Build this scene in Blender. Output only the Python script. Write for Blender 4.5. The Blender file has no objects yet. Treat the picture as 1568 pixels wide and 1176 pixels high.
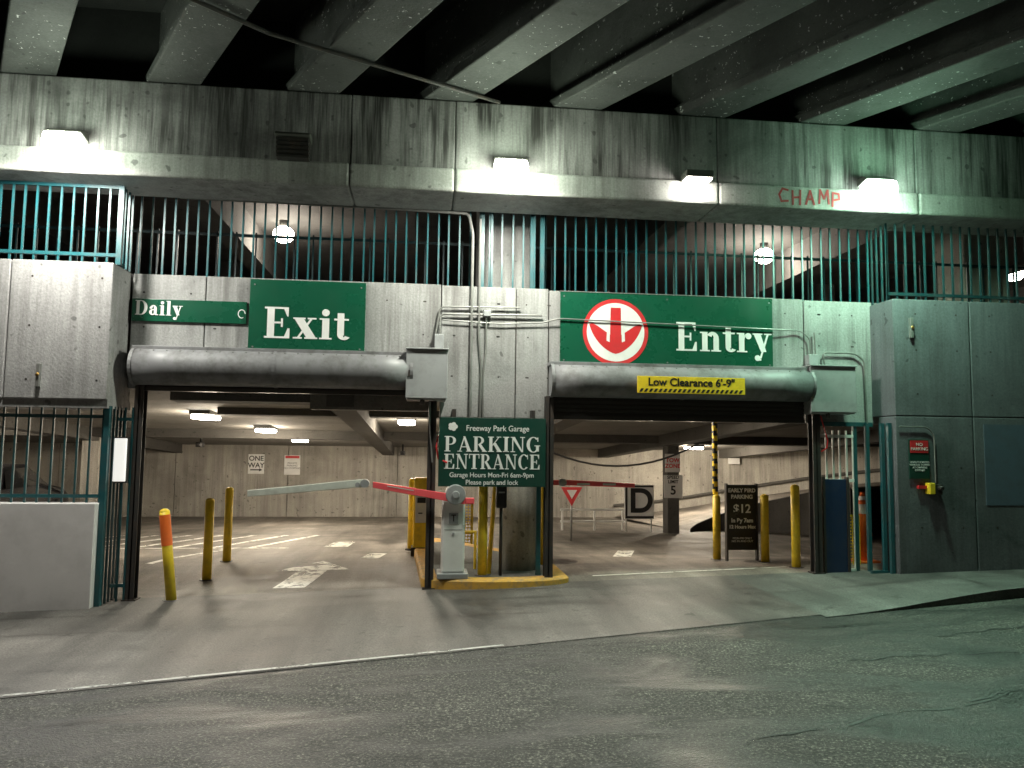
import bpy, bmesh, math, random
from mathutils import Vector, Matrix
random.seed(7)
S=bpy.context.scene
COL=S.collection
def lerp(a,b,t): return a+(b-a)*t
def ss(a,b,x):
    t=max(0,min(1,(x-a)/(b-a))); return t*t*(3-2*t)

# ---------------------------------------------------------------- materials
def newmat(name):
    m=bpy.data.materials.new(name); m.use_nodes=True
    nt=m.node_tree; b=nt.nodes["Principled BSDF"]; return m,nt,b
def N(nt,t,**k):
    n=nt.nodes.new(t)
    for a,v in k.items(): setattr(n,a,v)
    return n
def ramp(nt,src,stops):
    r=N(nt,'ShaderNodeValToRGB'); e=r.color_ramp.elements
    e[0].position,e[0].color=stops[0][0],(*stops[0][1],1)
    e[1].position,e[1].color=stops[-1][0],(*stops[-1][1],1)
    for p,c in stops[1:-1]:
        q=e.new(p); q.color=(*c,1)
    nt.links.new(src,r.inputs[0]); return r.outputs[0]
def noise(nt,scale,detail=3,rough=.55,vec=(1,1,1),dist=0):
    tc=N(nt,'ShaderNodeTexCoord'); mp=N(nt,'ShaderNodeMapping'); mp.inputs['Scale'].default_value=vec
    nz=N(nt,'ShaderNodeTexNoise'); nz.inputs['Scale'].default_value=scale; nz.inputs['Detail'].default_value=detail
    nz.inputs['Roughness'].default_value=rough; nz.inputs['Distortion'].default_value=dist
    nt.links.new(tc.outputs['Object'],mp.inputs[0]); nt.links.new(mp.outputs[0],nz.inputs[0]); return nz.outputs[0]
def mix(nt,mode,fac,a,b):
    m=N(nt,'ShaderNodeMix',data_type='RGBA',blend_type=mode)
    for i,v in ((0,fac),(6,a),(7,b)):
        if hasattr(v,'is_linked'): nt.links.new(v,m.inputs[i])
        elif i==0: m.inputs[0].default_value=v
        else: m.inputs[i].default_value=(*v,1)
    return m.outputs[2]
def bump(nt,b,src,strength,dist=.02):
    bp=N(nt,'ShaderNodeBump'); bp.inputs['Strength'].default_value=strength; bp.inputs['Distance'].default_value=dist
    nt.links.new(src,bp.inputs['Height']); nt.links.new(bp.outputs[0],b.inputs['Normal'])
def G3(v,t=(1,1,1)): return (v*t[0],v*t[1],v*t[2])
def concrete(name,base,tint=(1,.98,.94),streak=0.,speck=0.,rough=.85,var=.35,bmp=.35,streakdark=.25):
    m,nt,b=newmat(name)
    big=noise(nt,.9,4,.62,dist=.4); c=ramp(nt,big,[(.3,G3(base*(1-var),tint)),(.5,G3(base,tint)),(.72,G3(base*(1+var*.6),tint))])
    fine=noise(nt,35,2,.7); c=mix(nt,'MULTIPLY',.55,c,ramp(nt,fine,[(.3,(.62,.62,.62)),(.7,(1.15,1.15,1.15))]))
    pits=noise(nt,9,1,.5); c=mix(nt,'MULTIPLY',.8,c,ramp(nt,pits,[(.25,(.35,.35,.35)),(.30,(1,1,1))]))
    if streak:
        s1=noise(nt,1,4,.75,vec=(7,7,.35)); s2=noise(nt,.55,2,.6)
        a=ramp(nt,s1,[(.40,(0,0,0)),(.62,(1,1,1))]); d=ramp(nt,s2,[(.33,(0,0,0)),(.55,(1,1,1))])
        fac=mix(nt,'MULTIPLY',1,a,d)
        f2=N(nt,'ShaderNodeMath',operation='MULTIPLY'); nt.links.new(fac,f2.inputs[0]); f2.inputs[1].default_value=streak
        c=mix(nt,'MIX',f2.outputs[0],c,G3(base*streakdark,(1.05,.97,.92)))
    if speck:
        v=noise(nt,14,2,.9); w=noise(nt,1.4,2,.6)
        a=ramp(nt,v,[(.65,(0,0,0)),(.68,(1,1,1))]); d=ramp(nt,w,[(.44,(0,0,0)),(.56,(1,1,1))])
        f=mix(nt,'MULTIPLY',1,a,d)
        c=mix(nt,'MIX',f,c,(speck,speck,speck*.97))
    nt.links.new(c,b.inputs['Base Color']); b.inputs['Roughness'].default_value=rough
    bump(nt,b,fine,bmp,.01); return m
def paint(name,col,rough=.45,dirt=.3,metal=0,scale=6,dirtcol=(.08,.07,.06),bmp=0.0):
    m,nt,b=newmat(name)
    n=noise(nt,scale,4,.7); c=mix(nt,'MIX',ramp(nt,n,[(.45,(0,0,0)),(.75,(dirt,dirt,dirt))]),col,dirtcol)
    n2=noise(nt,1.2,2,.5); c=mix(nt,'MULTIPLY',.5,c,ramp(nt,n2,[(.3,(.75,.75,.75)),(.7,(1.1,1.1,1.1))]))
    nt.links.new(c,b.inputs['Base Color']); b.inputs['Metallic'].default_value=metal
    nt.links.new(ramp(nt,n,[(.3,G3(rough*.8)),(.8,G3(min(1,rough*1.4)))]),b.inputs['Roughness'])
    if bmp: bump(nt,b,n,bmp,.01)
    return m
def emit(name,col,st):
    m,nt,b=newmat(name); b.inputs['Base Color'].default_value=(.8,.8,.8,1)
    b.inputs['Emission Color'].default_value=(*col,1); b.inputs['Emission Strength'].default_value=st
    return m

M={}
M['facade']=concrete('facade_concrete',.33,(.99,.99,.98),streak=.65,var=.38)
M['beam']=concrete('beam_concrete',.27,(1,.97,.96),streak=1,var=.45,streakdark=.12)
M['lip']=concrete('beam_ledge_concrete',.38,(1,.99,.96),streak=.5,var=.35)
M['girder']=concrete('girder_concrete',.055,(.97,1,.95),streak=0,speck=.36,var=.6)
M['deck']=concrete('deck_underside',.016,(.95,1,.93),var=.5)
M['block']=concrete('wall_concrete',.34,(1,.98,.98),streak=.4,var=.3)
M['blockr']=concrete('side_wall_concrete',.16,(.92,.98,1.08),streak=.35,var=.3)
M['inner']=concrete('interior_concrete',.42,(1,.95,.84),streak=.5,var=.3)
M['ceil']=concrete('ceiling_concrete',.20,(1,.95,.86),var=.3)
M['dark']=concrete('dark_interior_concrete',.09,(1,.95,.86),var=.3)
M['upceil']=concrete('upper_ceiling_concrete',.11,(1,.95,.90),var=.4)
M['basewall']=paint('painted_base_wall',(.84,.80,.81),.6,.25,scale=3,dirtcol=(.35,.33,.32))
M['teal']=paint('teal_paint',(.012,.09,.105),.4,.4)
M['tealdark']=paint('dark_teal_paint',(.008,.04,.047),.4,.4)
M['steel']=paint('dark_steel',(.035,.033,.032),.45,.5,dirtcol=(.09,.05,.03))
M['shutter']=paint('shutter_hood_metal',(.23,.23,.24),.55,.8,metal=.1,scale=3,dirtcol=(.055,.05,.045),bmp=.15)
M['slat']=paint('shutter_slats',(.05,.05,.05),.4,.3,metal=.2)
M['ebox']=paint('grey_enclosure',(.36,.37,.38),.42,.3,metal=.1)
M['pipe']=paint('galvanised_conduit',(.24,.24,.23),.45,.4,metal=.4)
M['green']=paint('sign_green',(.005,.08,.042),.28,.15,scale=2,dirtcol=(.02,.06,.04),bmp=.02)
M['greend']=paint('sign_dark_green',(.008,.05,.036),.35,.12,bmp=.02)
M['white']=paint('white_paint',(.82,.82,.80),.45,.12)
M['red']=paint('red_paint',(.62,.03,.035),.4,.15)
M['spray']=paint('red_spray_paint',(.36,.03,.035),.8,.6,scale=14,dirtcol=(.20,.11,.11))
M['arm']=paint('faded_white_arm',(.70,.73,.66),.5,.3)
M['armred']=paint('reflective_red',(.95,.12,.14),.35,.08)
M['yellow']=paint('yellow_paint',(.92,.64,.03),.42,.3,scale=9,dirtcol=(.2,.14,.06))
M['black']=paint('black_paint',(.015,.015,.016),.4,.2)
M['blue']=paint('navy_panel',(.012,.03,.08),.4,.2)
M['kerby']=paint('worn_yellow_kerb',(.68,.38,.06),.7,.9,scale=7,dirtcol=(.22,.2,.18))
M['orange']=paint('orange_plastic',(.95,.18,.03),.4,.15)
M['lens']=emit('floodlight_lens',(.93,1,.84),45)
M['lensr']=emit('floodlight_lens_greenish',(.78,1,.84),40)
M['lens2']=emit('warm_lamp_lens',(1,.93,.78),30)
for k in ('lens','lensr','lens2'):
    try: M[k].cycles.emission_sampling='NONE'
    except Exception: pass
M['lamphouse']=paint('lamp_housing',(.1,.1,.09),.5,.4)
M['glass']=paint('dark_glass',(.01,.012,.015),.08,.05)
M['carp']=paint('car_paint',(.02,.02,.025),.2,.05)
def wornpaint(name,col,lo=.42,hi=.55,sc=6):
    m,nt,b=newmat(name); n=noise(nt,sc,5,.75)
    a=ramp(nt,n,[(lo,(1,1,1)),(hi,(0,0,0))])
    tr=N(nt,'ShaderNodeBsdfTransparent'); mx=N(nt,'ShaderNodeMixShader'); out=nt.nodes['Material Output']
    b.inputs['Base Color'].default_value=(*col,1); b.inputs['Roughness'].default_value=.55
    nt.links.new(a,mx.inputs[0]); nt.links.new(tr.outputs[0],mx.inputs[1]); nt.links.new(b.outputs[0],mx.inputs[2]); nt.links.new(mx.outputs[0],out.inputs[0])
    return m
M['mark']=wornpaint('worn_white_marking',(.88,.87,.80),.50,.62)
M['line']=wornpaint('worn_edge_line',(.45,.45,.43),.48,.62,4)
M['crack']=wornpaint('crack_filler',(.012,.012,.012),.50,.60,5)
def asphalt():
    m,nt,b=newmat('asphalt')
    big=noise(nt,.6,4,.6,vec=(.8,2.0,1),dist=.7); c=ramp(nt,big,[(.36,(.014,.0145,.014)),(.45,(.026,.027,.025)),(.52,(.046,.047,.042)),(.66,(.075,.076,.068))])
    fine=noise(nt,48,2,.85); c=mix(nt,'MULTIPLY',1,c,ramp(nt,fine,[(.36,(.12,.12,.12)),(.5,(.7,.7,.7)),(.60,(1.6,1.6,1.55)),(.68,(4.5,4.5,4.2))]))
    cr=noise(nt,.8,5,.62,vec=(.5,1.6,1),dist=1.3)
    c=mix(nt,'MULTIPLY',.9,c,ramp(nt,cr,[(.488,(1,1,1)),(.4975,(.10,.10,.10)),(.507,(1,1,1))]))
    nt.links.new(c,b.inputs['Base Color'])
    nt.links.new(ramp(nt,big,[(.36,(.30,.30,.30)),(.55,(.75,.75,.75))]),b.inputs['Roughness'])
    bump(nt,b,fine,1,.016); return m
M['asphalt']=asphalt()
def apron(name,base,tint,rough,wet,stain=(.27,.34)):
    m,nt,b=newmat(name)
    big=noise(nt,.7,4,.62,vec=(1,1.6,1),dist=.5); c=ramp(nt,big,[(.3,G3(base*.42,tint)),(.5,G3(base,tint)),(.72,G3(base*1.45,tint))])
    tr=noise(nt,1,3,.6,vec=(2.2,.25,1)); c=mix(nt,'MULTIPLY',.8,c,ramp(nt,tr,[(.35,(.5,.5,.5)),(.65,(1.15,1.15,1.15))]))
    fine=noise(nt,60,2,.7); c=mix(nt,'MULTIPLY',.8,c,ramp(nt,fine,[(.3,(.4,.4,.4)),(.7,(1.45,1.45,1.45))]))
    sp=noise(nt,4.3,2,.6); c=mix(nt,'MULTIPLY',.7,c,ramp(nt,sp,[(stain[0],(.35,.34,.33)),(stain[1],(1,1,1))]))
    gum=noise(nt,22,1,.5); c=mix(nt,'MULTIPLY',.8,c,ramp(nt,gum,[(.20,(.35,.35,.35)),(.235,(1,1,1))]))
    nt.links.new(c,b.inputs['Base Color'])
    nt.links.new(ramp(nt,big,[(.3,G3(rough*wet)),(.7,G3(rough))]),b.inputs['Roughness'])
    bump(nt,b,fine,.5,.008); return m
M['apron']=apron('driveway_concrete',.125,(1,.93,.86),.7,.65)
M['floor']=apron('garage_floor_concrete',.25,(1,.90,.78),.75,.75)
M['walk']=apron('sidewalk_concrete',.14,(.95,1,.93),.75,.8)

# ---------------------------------------------------------------- geometry helpers
def box(bm,x0,x1,y0,y1,z0,z1):
    vs=[bm.verts.new((x,y,z)) for x in (x0,x1) for y in (y0,y1) for z in (z0,z1)]
    for f in ((0,1,3,2),(4,6,7,5),(0,4,5,1),(2,3,7,6),(0,2,6,4),(1,5,7,3)): bm.faces.new([vs[i] for i in f])
def cyl(bm,p0,p1,r0,r1=None,seg=14,cap=True):
    p0=Vector(p0);p1=Vector(p1); r1=r0 if r1 is None else r1
    d=(p1-p0).normalized(); a=d.orthogonal().normalized(); b=d.cross(a)
    A=[];B=[]
    for i in range(seg):
        t=2*math.pi*i/seg; o=a*math.cos(t)+b*math.sin(t)
        A.append(bm.verts.new(p0+o*r0)); B.append(bm.verts.new(p1+o*r1))
    for i in range(seg):
        f=bm.faces.new((A[i],A[(i+1)%seg],B[(i+1)%seg],B[i])); f.smooth=seg>8
    if cap: bm.faces.new(A[::-1]); bm.faces.new(B)
def tube(bm,pts,r,seg=8):
    for a,b in zip(pts,pts[1:]): cyl(bm,a,b,r,seg=seg)
    for p in pts[1:-1]:
        bmesh.ops.create_uvsphere(bm,u_segments=seg,v_segments=6,radius=r*1.02,matrix=Matrix.Translation(p))
def rnd(pts,r=.08,n=5):
    out=[Vector(pts[0])]
    for i in range(1,len(pts)-1):
        p=Vector(pts[i]); a=(Vector(pts[i-1])-p); b=(Vector(pts[i+1])-p); k=min(r,a.length/2,b.length/2)
        A=p+a.normalized()*k; B=p+b.normalized()*k
        for j in range(n+1):
            t=j/n; out.append(A*(1-t)**2+p*2*t*(1-t)+B*t*t)
    out.append(Vector(pts[-1])); return out
def poly(bm,pts):
    return bm.faces.new([bm.verts.new(p) for p in pts])
def prism(bm,pts2,y0,y1):
    A=[bm.verts.new((x,y0,z)) for x,z in pts2]; B=[bm.verts.new((x,y1,z)) for x,z in pts2]
    bm.faces.new(A); bm.faces.new(B[::-1]); n=len(A)
    for i in range(n): bm.faces.new((A[i],B[i],B[(i+1)%n],A[(i+1)%n]))
def empty(name):
    o=bpy.data.objects.new(name,None); COL.objects.link(o); return o
def mk(name,bm,mat,parent=None,bevel=0,fix=True):
    if fix: bmesh.ops.recalc_face_normals(bm,faces=bm.faces)
    me=bpy.data.meshes.new(name); bm.to_mesh(me); bm.free()
    o=bpy.data.objects.new(name,me); COL.objects.link(o)
    for m in (mat if isinstance(mat,(list,tuple)) else [mat]): me.materials.append(m)
    if parent: o.parent=parent
    if bevel:
        b=o.modifiers.new('bevel','BEVEL'); b.width=bevel; b.segments=2; b.limit_method='ANGLE'; b.angle_limit=math.radians(50)
    return o
def B(): return bmesh.new()
def part(name,mat,parent,fn,bevel=0):
    bm=B(); fn(bm); return mk(name,bm,mat,parent,bevel)
def text(name,s,x,y,z,size,mat,parent,align='CENTER',bold=0,sx=1,rot=0):
    c=bpy.data.curves.new(name,'FONT'); c.body=s; c.size=size; c.align_x=align; c.align_y='CENTER'; c.offset=bold; c.extrude=.0015
    o=bpy.data.objects.new(name,c); COL.objects.link(o); o.location=(x,y,z); o.rotation_euler=(math.radians(90),math.radians(rot),0); o.scale=(sx,1,1)
    c.materials.append(mat); o.parent=parent; return o

# serif lettering built from strokes
def L(x0,y0,x1,y1,w): return [(x0-w/2,y0),(x0+w/2,y0),(x1+w/2,y1),(x1-w/2,y1)]
def H(x0,x1,y0,y1): return [(x0,y0),(x1,y0),(x1,y1),(x0,y1)]
def Dk(cx,cy,r): return [(cx+r*math.cos(a*math.pi/8),cy+r*math.sin(a*math.pi/8)) for a in range(16)]
def A(cx,cy,rx,ry,a0,a1,tx,ty,n=18):
    out=[]
    for i in range(n):
        q=[]
        for a,o in ((a0+(a1-a0)*i/n,1),(a0+(a1-a0)*(i+1)/n,1),(a0+(a1-a0)*(i+1)/n,0),(a0+(a1-a0)*i/n,0)):
            a=math.radians(a); X=rx if o else rx-tx; Y=ry if o else ry-ty
            q.append((cx+X*math.cos(a),cy+Y*math.sin(a)))
        out.append(q)
    return out
GL={
'E':(.82,[H(.1,.31,.05,.95),H(.02,.72,.94,1),H(.02,.76,0,.06),H(.3,.56,.47,.53),[(.58,.95),(.72,.95),(.72,.7),(.68,.7)],[(.6,.05),(.7,.32),(.76,.32),(.76,.05)],H(.5,.56,.36,.64)]),
'x':(.72,[[(.02,.66),(.3,.66),(.68,.03),(.40,.03)],L(.14,.02,.54,.66,.075),H(0,.36,.63,.68),H(.42,.68,.63,.68),H(0,.27,0,.05),H(.34,.72,0,.05)]),
'i':(.40,[H(.09,.3,.04,.68),H(.01,.3,.63,.68),H(.01,.38,0,.05),Dk(.19,.86,.115)]),
't':(.46,[H(.1,.3,.14,.86),H(0,.44,.62,.68)]+A(.3,.17,.2,.18,180,330,.17,.09)),
'n':(.80,[H(.09,.29,.04,.68),H(.01,.29,.63,.68),H(.01,.37,0,.05),H(.5,.7,.04,.46),H(.42,.78,0,.05)]+A(.47,.44,.23,.25,0,150,.19,.12)),
'r':(.56,[H(.09,.29,.04,.68),H(.01,.29,.63,.68),H(.01,.39,0,.05),Dk(.44,.57,.11)]+A(.44,.42,.2,.26,90,170,.06,.07)),
'y':(.70,[[(.03,.66),(.29,.66),(.5,.03),(.3,.03)],L(.28,-.2,.56,.66,.075),H(0,.36,.63,.68),H(.42,.7,.63,.68),Dk(.17,-.19,.105),H(.17,.31,-.28,-.21)]),
'D':(.90,[H(.1,.31,.05,.95),H(.02,.42,.94,1),H(.02,.42,0,.06)]+A(.4,.5,.44,.5,-90,90,.22,.06)),
'a':(.66,[H(.34,.53,.04,.45),H(.44,.64,0,.06),Dk(.14,.5,.09)]+A(.3,.45,.23,.235,0,160,.19,.07)+A(.26,.2,.23,.205,60,320,.19,.07)),
'l':(.40,[H(.09,.3,.04,1),H(.01,.3,.95,1),H(.01,.38,0,.05)]),
'P':(.76,[H(.1,.29,.05,.95),H(.02,.38,.94,1),H(.02,.38,0,.06),H(.28,.4,.44,.5)]+A(.38,.72,.33,.28,-90,90,.18,.06)),
'A':(.88,[L(.14,.03,.42,1,.07),[(.34,1),(.46,1),(.82,.03),(.6,.03)],H(.22,.64,.28,.34),H(.0,.28,0,.05),H(.52,.88,0,.05)]),
'R':(.86,[H(.1,.29,.05,.95),H(.02,.38,.94,1),H(.02,.38,0,.06),[(.3,.5),(.5,.5),(.82,.03),(.6,.03)],H(.56,.86,0,.05)]+A(.38,.74,.3,.26,-90,90,.17,.06)),
'K':(.88,[H(.1,.29,.05,.95),H(.02,.38,.94,1),H(.02,.38,0,.06),L(.3,.42,.68,.97,.07),[(.32,.55),(.5,.6),(.84,.03),(.6,.03)],H(.54,.88,0,.05),H(.54,.82,.95,1)]),
'I':(.42,[H(.11,.3,.05,.95),H(.02,.39,.94,1),H(.02,.39,0,.06)]),
'N':(.92,[H(.12,.19,.05,.95),H(.72,.79,.0,.95),[(.06,1),(.28,1),(.79,0),(.68,0)],H(.02,.3,.94,1),H(.02,.3,0,.06),H(.6,.9,.94,1)]),
'G':(.90,[H(.62,.8,.05,.42),H(.52,.88,.4,.46),H(.7,.76,.7,.98)]+A(.46,.5,.42,.52,45,315,.2,.06)),
'T':(.80,[H(.3,.5,.05,.95),H(.02,.78,.94,1),H(.2,.6,0,.06),H(.02,.08,.7,.95),H(.72,.78,.7,.95)]),
'C':(.84,[H(.7,.76,.68,.98)]+A(.46,.5,.42,.52,45,315,.2,.06)),
}
def serif(name,s,x0,x1,y,z,h,mat,parent,track=.04):
    tot=sum(GL[c][0]+track for c in s)-track; sx=(x1-x0)/(tot*h)
    bm=B(); x=x0; k=0
    for c in s:
        w,ps=GL[c]
        for p in ps:
            k=(k+1)%60
            poly(bm,[(x+px*h*sx,y-k*.00012,z+pz*h) for px,pz in p])
        x+=(w+track)*h*sx
    return mk(name,bm,mat,parent)

# ---------------------------------------------------------------- ground
def gz(x,y):
    xx=max(-14,min(18,x)); w=1-ss(.3,3,y)
    z=.03*xx*w
    if y>2: z-=.5*min(1,(y-2)/12.)
    return z
def yc(x): return -3.08+.2*max(-14,min(16,x))
def walkraise(x,y):
    k=ss(3.2,5.6,x); t=max(0,min(1,(-.2-y)/1.2)); return .10*k*t
def sheet(name,mat,xs,ysf,off,parent=None,raised=False):
    bm=B(); R=[]
    for x in xs:
        R.append([bm.verts.new((x,y,gz(x,y)+off+(walkraise(x,y) if raised else 0))) for y in ysf(x)])
    for a,b in zip(R,R[1:]):
        for j in range(len(a)-1): bm.faces.new((a[j],b[j],b[j+1],a[j+1]))
    for f in bm.faces: f.smooth=True
    return mk(name,bm,mat,parent,fix=True)
xs=[-300,-120,-50,-25,-16]+[i*1. for i in range(-14,19)]+[22,30,60,120,300]
ysl=[-300,-120,-50,-25]+[-18+i*.9 for i in range(20)]+[.3,.9,1.5,2,2.5,3,4,6,8,10,12,14,16,25,60,300]
sheet('ground',M['asphalt'],xs,lambda x:sorted(ysl),-.012)
sheet('street',M['asphalt'],[-60,-30]+[i*1. for i in range(-14,19)]+[30,60],lambda x:[lerp(-22,yc(x),i/12) for i in range(13)],0)
xa=[-30,-20]+[i*.5 for i in range(-28,7)]
sheet('driveway',M['apron'],xa,lambda x:[lerp(yc(x),0,i/8) for i in range(9)],.006,raised=True)
xb=[3+i*.25 for i in range(0,13)]+[7,8,10,14,18,30]
sheet('sidewalk',M['walk'],xb,lambda x:[lerp(yc(x),-.2,i/8) for i in range(9)]+([0.0]),.0065,raised=True)
sheet('garage_floor',M['floor'],[-16]+[i*.5 for i in range(-30,31)]+[16],lambda x:[0.003+i*.5 for i in range(32)],.006)
bm=B()
xk=[3.0+i*.2 for i in range(0,70)]
for a,b in zip(xk,xk[1:]):
    za,zb=gz(a,yc(a)),gz(b,yc(b)); ra,rb=walkraise(a,-9)+.009,walkraise(b,-9)+.009
    pa=[(a,yc(a)-.14,za-.05),(a,yc(a)-.13,za+ra),(a,yc(a)+.02,za+ra)]
    pb=[(b,yc(b)-.14,zb-.05),(b,yc(b)-.13,zb+rb),(b,yc(b)+.02,zb+rb)]
    poly(bm,[pa[0],pb[0],pb[1],pa[1]]); poly(bm,[pa[1],pb[1],pb[2],pa[2]])
mk('kerb',bm,M['walk'])
def strip(name,mat,pts,w,off,raised=False,parent=None):
    bm=B()
    for (x0,y0),(x1,y1) in zip(pts,pts[1:]):
        n=max(1,int(math.hypot(x1-x0,y1-y0)/.4)); dx,dy=x1-x0,y1-y0; l=math.hypot(dx,dy); nx,ny=-dy/l*w/2,dx/l*w/2
        for i in range(n):
            q=[]
            for t,s in ((i/n,1),((i+1)/n,1),((i+1)/n,-1),(i/n,-1)):
                X=x0+dx*t+nx*s; Y=y0+dy*t+ny*s; q.append((X,Y,gz(X,Y)+off+(walkraise(X,Y) if raised else 0)))
            poly(bm,q)
    return mk(name,bm,mat,parent)
strip('road_edge_line',M['line'],[(-12,yc(-12)+.05),(-.4,yc(-.4)+.05)],.05,.011)
J=M['steel']
strip('driveway_joint',J,[(-12,-1.0),(3,-.95)],.012,.010); strip('driveway_joint',J,[(-4.6,-.45),(2.9,-.4)],.018,.010)
strip('driveway_joint',J,[(-1.5,-.46),(-1.55,-.97)],.012,.0115);strip('driveway_joint',J,[(-12,-1.9),(0.2,-1.8)],.010,.011)
for xx in (5.5,7.5,9.5): strip('sidewalk_joint',J,[(xx,-.6),(xx-.1,yc(xx)+.05)],.012,.011,True)
strip('sidewalk_joint',J,[(3.0,-1.25),(12,-1.2)],.012,.012,True)
rc_=random.Random(11)
for (x,y,dx_,dy_,n) in ((0.8,-5.7,.12,.035,22),(2.2,-4.2,.12,.0,16),(3.6,-3.5,.13,.03,22),(2.6,-5.2,.12,.06,14)):
    pts=[];yy=y
    for i in range(n): yy+=dy_+rc_.uniform(-.055,.055); pts.append((x+dx_*i+rc_.uniform(-.03,.03),yy))
    strip('road_crack',M['crack'],pts,.022,.004)
fm=empty('floor_markings')
for i in range(7): strip('hatch_%d'%i,M['mark'],[(-8.5+i*.7,4.6),(-7.7+i*.7,7.8)],.14,.012,parent=fm)
strip('lane_line',M['mark'],[(-8.9,4.5),(-3.6,4.5)],.12,.0125,parent=fm)
strip('lane_line_2',M['mark'],[(-5.3,2.2),(-4.6,4.4)],.12,.012,parent=fm)
strip('arrow_stem',M['mark'],[(-2.9,.30),(-2.75,1.5)],.42,.012,parent=fm)
bm=B(); poly(bm,[(x,y,gz(x,y)+.013) for x,y in ((-3.3,1.5),(-2.2,1.5),(-2.7,2.3))]); mk('arrow_head',bm,M['mark'],fm)
bm=B(); poly(bm,[(x,y,gz(x,y)+.013) for x,y in ((-3.0,4.7),(-2.55,4.7),(-2.5,5.9),(-2.9,5.9))]); mk('arrow_stem_far',bm,M['mark'],fm)
strip('side_mark',M['mark'],[(-2.0,2.6),(-1.9,3.4)],.3,.012,parent=fm)
strip('entry_line',M['mark'],[(1.2,.35),(4.1,.5)],.05,.012,parent=fm)
strip('entry_mark',M['mark'],[(2.2,2.6),(2.6,3.8)],.3,.012,parent=fm)
bm=B(); bmesh.ops.create_circle(bm,cap_ends=True,radius=.3,segments=24,matrix=Matrix.Translation((1.0,1.9,gz(1,1.9)+.012)))
mk('manhole_cover',bm,M['steel'])

# ---------------------------------------------------------------- garage building
gar=empty('parking_garage')
bm=B()
gap=.014
def panel(x0,x1,z0,z1,y0=0,y1=.25): box(bm,x0+gap/2,x1-gap/2,y0,y1,z0,z1)
panel(-4.95,-4.03,2.5,3.99);panel(-4.03,-.97,2.5,3.99)
panel(-.97,.05,2.2,3.98);panel(.05,.5,2.2,3.98);panel(.5,4.17,2.48,3.96);panel(4.17,5.4,2.2,3.95)
mk('front_wall_panels',bm,M['facade'],gar,.008)
part('wall_backing',M['steel'],gar,lambda bm:box(bm,-4.95,5.3,.02,.24,2.52,3.93))
bm=B(); xsb=[-14,-11,-8.6,-6.15,-4.97]
for a,b in zip(xsb,xsb[1:]): box(bm,a+gap/2,b-gap/2,-.55,.2,2.32,4.0)
mk('left_bay_wall',bm,M['block'],gar,.012)
part('left_bay_soffit',M['block'],gar,lambda bm:box(bm,-14,-4.975,-.52,.22,2.22,2.33))
part('left_bay_base_wall',M['basewall'],gar,lambda bm:[box(bm,a+.006,b-.006,-.55,-.3,-.6,1.08) for a,b in ((-14,-8.6),(-8.6,-6.12),(-6.12,-5.03))],.008)
bm=B()
for a,b in zip([5.17,6.3,8.6,11,14,18],[6.3,8.6,11,14,18,22]):
    g=(gap/2 if a>5.2 else 0)
    box(bm,a+g,b-gap/2,-.55,-.005,2.3,3.9); box(bm,a+g,b-gap/2,-.55,-.16,-.2,2.29)
mk('right_bay_wall',bm,M['blockr'],gar,.01)
part('right_bay_backing',M['steel'],gar,lambda bm:box(bm,5.2,21.9,-.53,-.18,-.1,3.85))
part('right_wall_patch',paint('grey_blue_patch',(.09,.13,.175),.7,.3),gar,lambda bm:box(bm,6.45,7.1,-.556,-.54,1.1,2.2))
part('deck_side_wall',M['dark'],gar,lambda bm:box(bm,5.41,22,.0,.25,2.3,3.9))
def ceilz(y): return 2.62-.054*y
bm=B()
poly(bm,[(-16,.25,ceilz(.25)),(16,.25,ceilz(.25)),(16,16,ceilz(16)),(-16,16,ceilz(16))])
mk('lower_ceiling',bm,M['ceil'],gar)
def cbeam(bm,x0,x1,y0,y1,d):
    v=[]
    for x in (x0,x1):
        for y in (y0,y1):
            for k in (0,1): v.append(bm.verts.new((x,y,ceilz(y)-(d if k==0 else -.03))))
    for f in ((0,1,3,2),(4,6,7,5),(0,4,5,1),(2,3,7,6),(0,2,6,4),(1,5,7,3)): bm.faces.new([v[i] for i in f])
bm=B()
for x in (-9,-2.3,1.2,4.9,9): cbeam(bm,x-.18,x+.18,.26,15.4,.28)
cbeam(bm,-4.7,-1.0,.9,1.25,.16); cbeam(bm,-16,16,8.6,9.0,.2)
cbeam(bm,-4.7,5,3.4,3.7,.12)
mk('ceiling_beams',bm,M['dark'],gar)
bm=B(); xw=[-16,-12.5,-9,-5.5,-2,1.5,5.5]
for a,b in zip(xw,xw[1:]): box(bm,a+.01,b-.01,15.4,15.7,-.7,2.0)
box(bm,-16.2,-16,.2,15.6,-.6,2.8); box(bm,16,16.2,.3,15.6,-.6,2.8)
mk('interior_back_wall',bm,M['inner'],gar)
part('interior_wall_backing',M['ceil'],gar,lambda bm:box(bm,-16,16,15.75,15.9,-.8,3))
# curved ramp
def bez(P_,n):
    out=[]
    for i in range(n+1):
        t=i/n*(len(P_)-1); k=min(int(t),len(P_)-2); u=t-k
        p0=P_[max(k-1,0)];p1=P_[k];p2=P_[k+1];p3=P_[min(k+2,len(P_)-1)]
        out.append(tuple(.5*((2*p1[j])+(-p0[j]+p2[j])*u+(2*p0[j]-5*p1[j]+4*p2[j]-p3[j])*u*u+(-p0[j]+3*p1[j]-3*p2[j]+p3[j])*u**3) for j in range(3)))
    return out
far=bez([(5.3,15.4,-.45),(7.2,15.4,-.25),(9.2,14.8,.14),(11,13.3,.58),(12.3,11,.95),(13,8,1.2),(13.2,5.5,1.45)],28)
near=bez([(5.6,8.8,-.30),(6.0,9.3,-.20),(6.7,9.5,.02),(7.4,9.1,.30),(7.9,8.3,.54),(8.2,7.2,.78),(8.3,6.0,1.0)],28)
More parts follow.
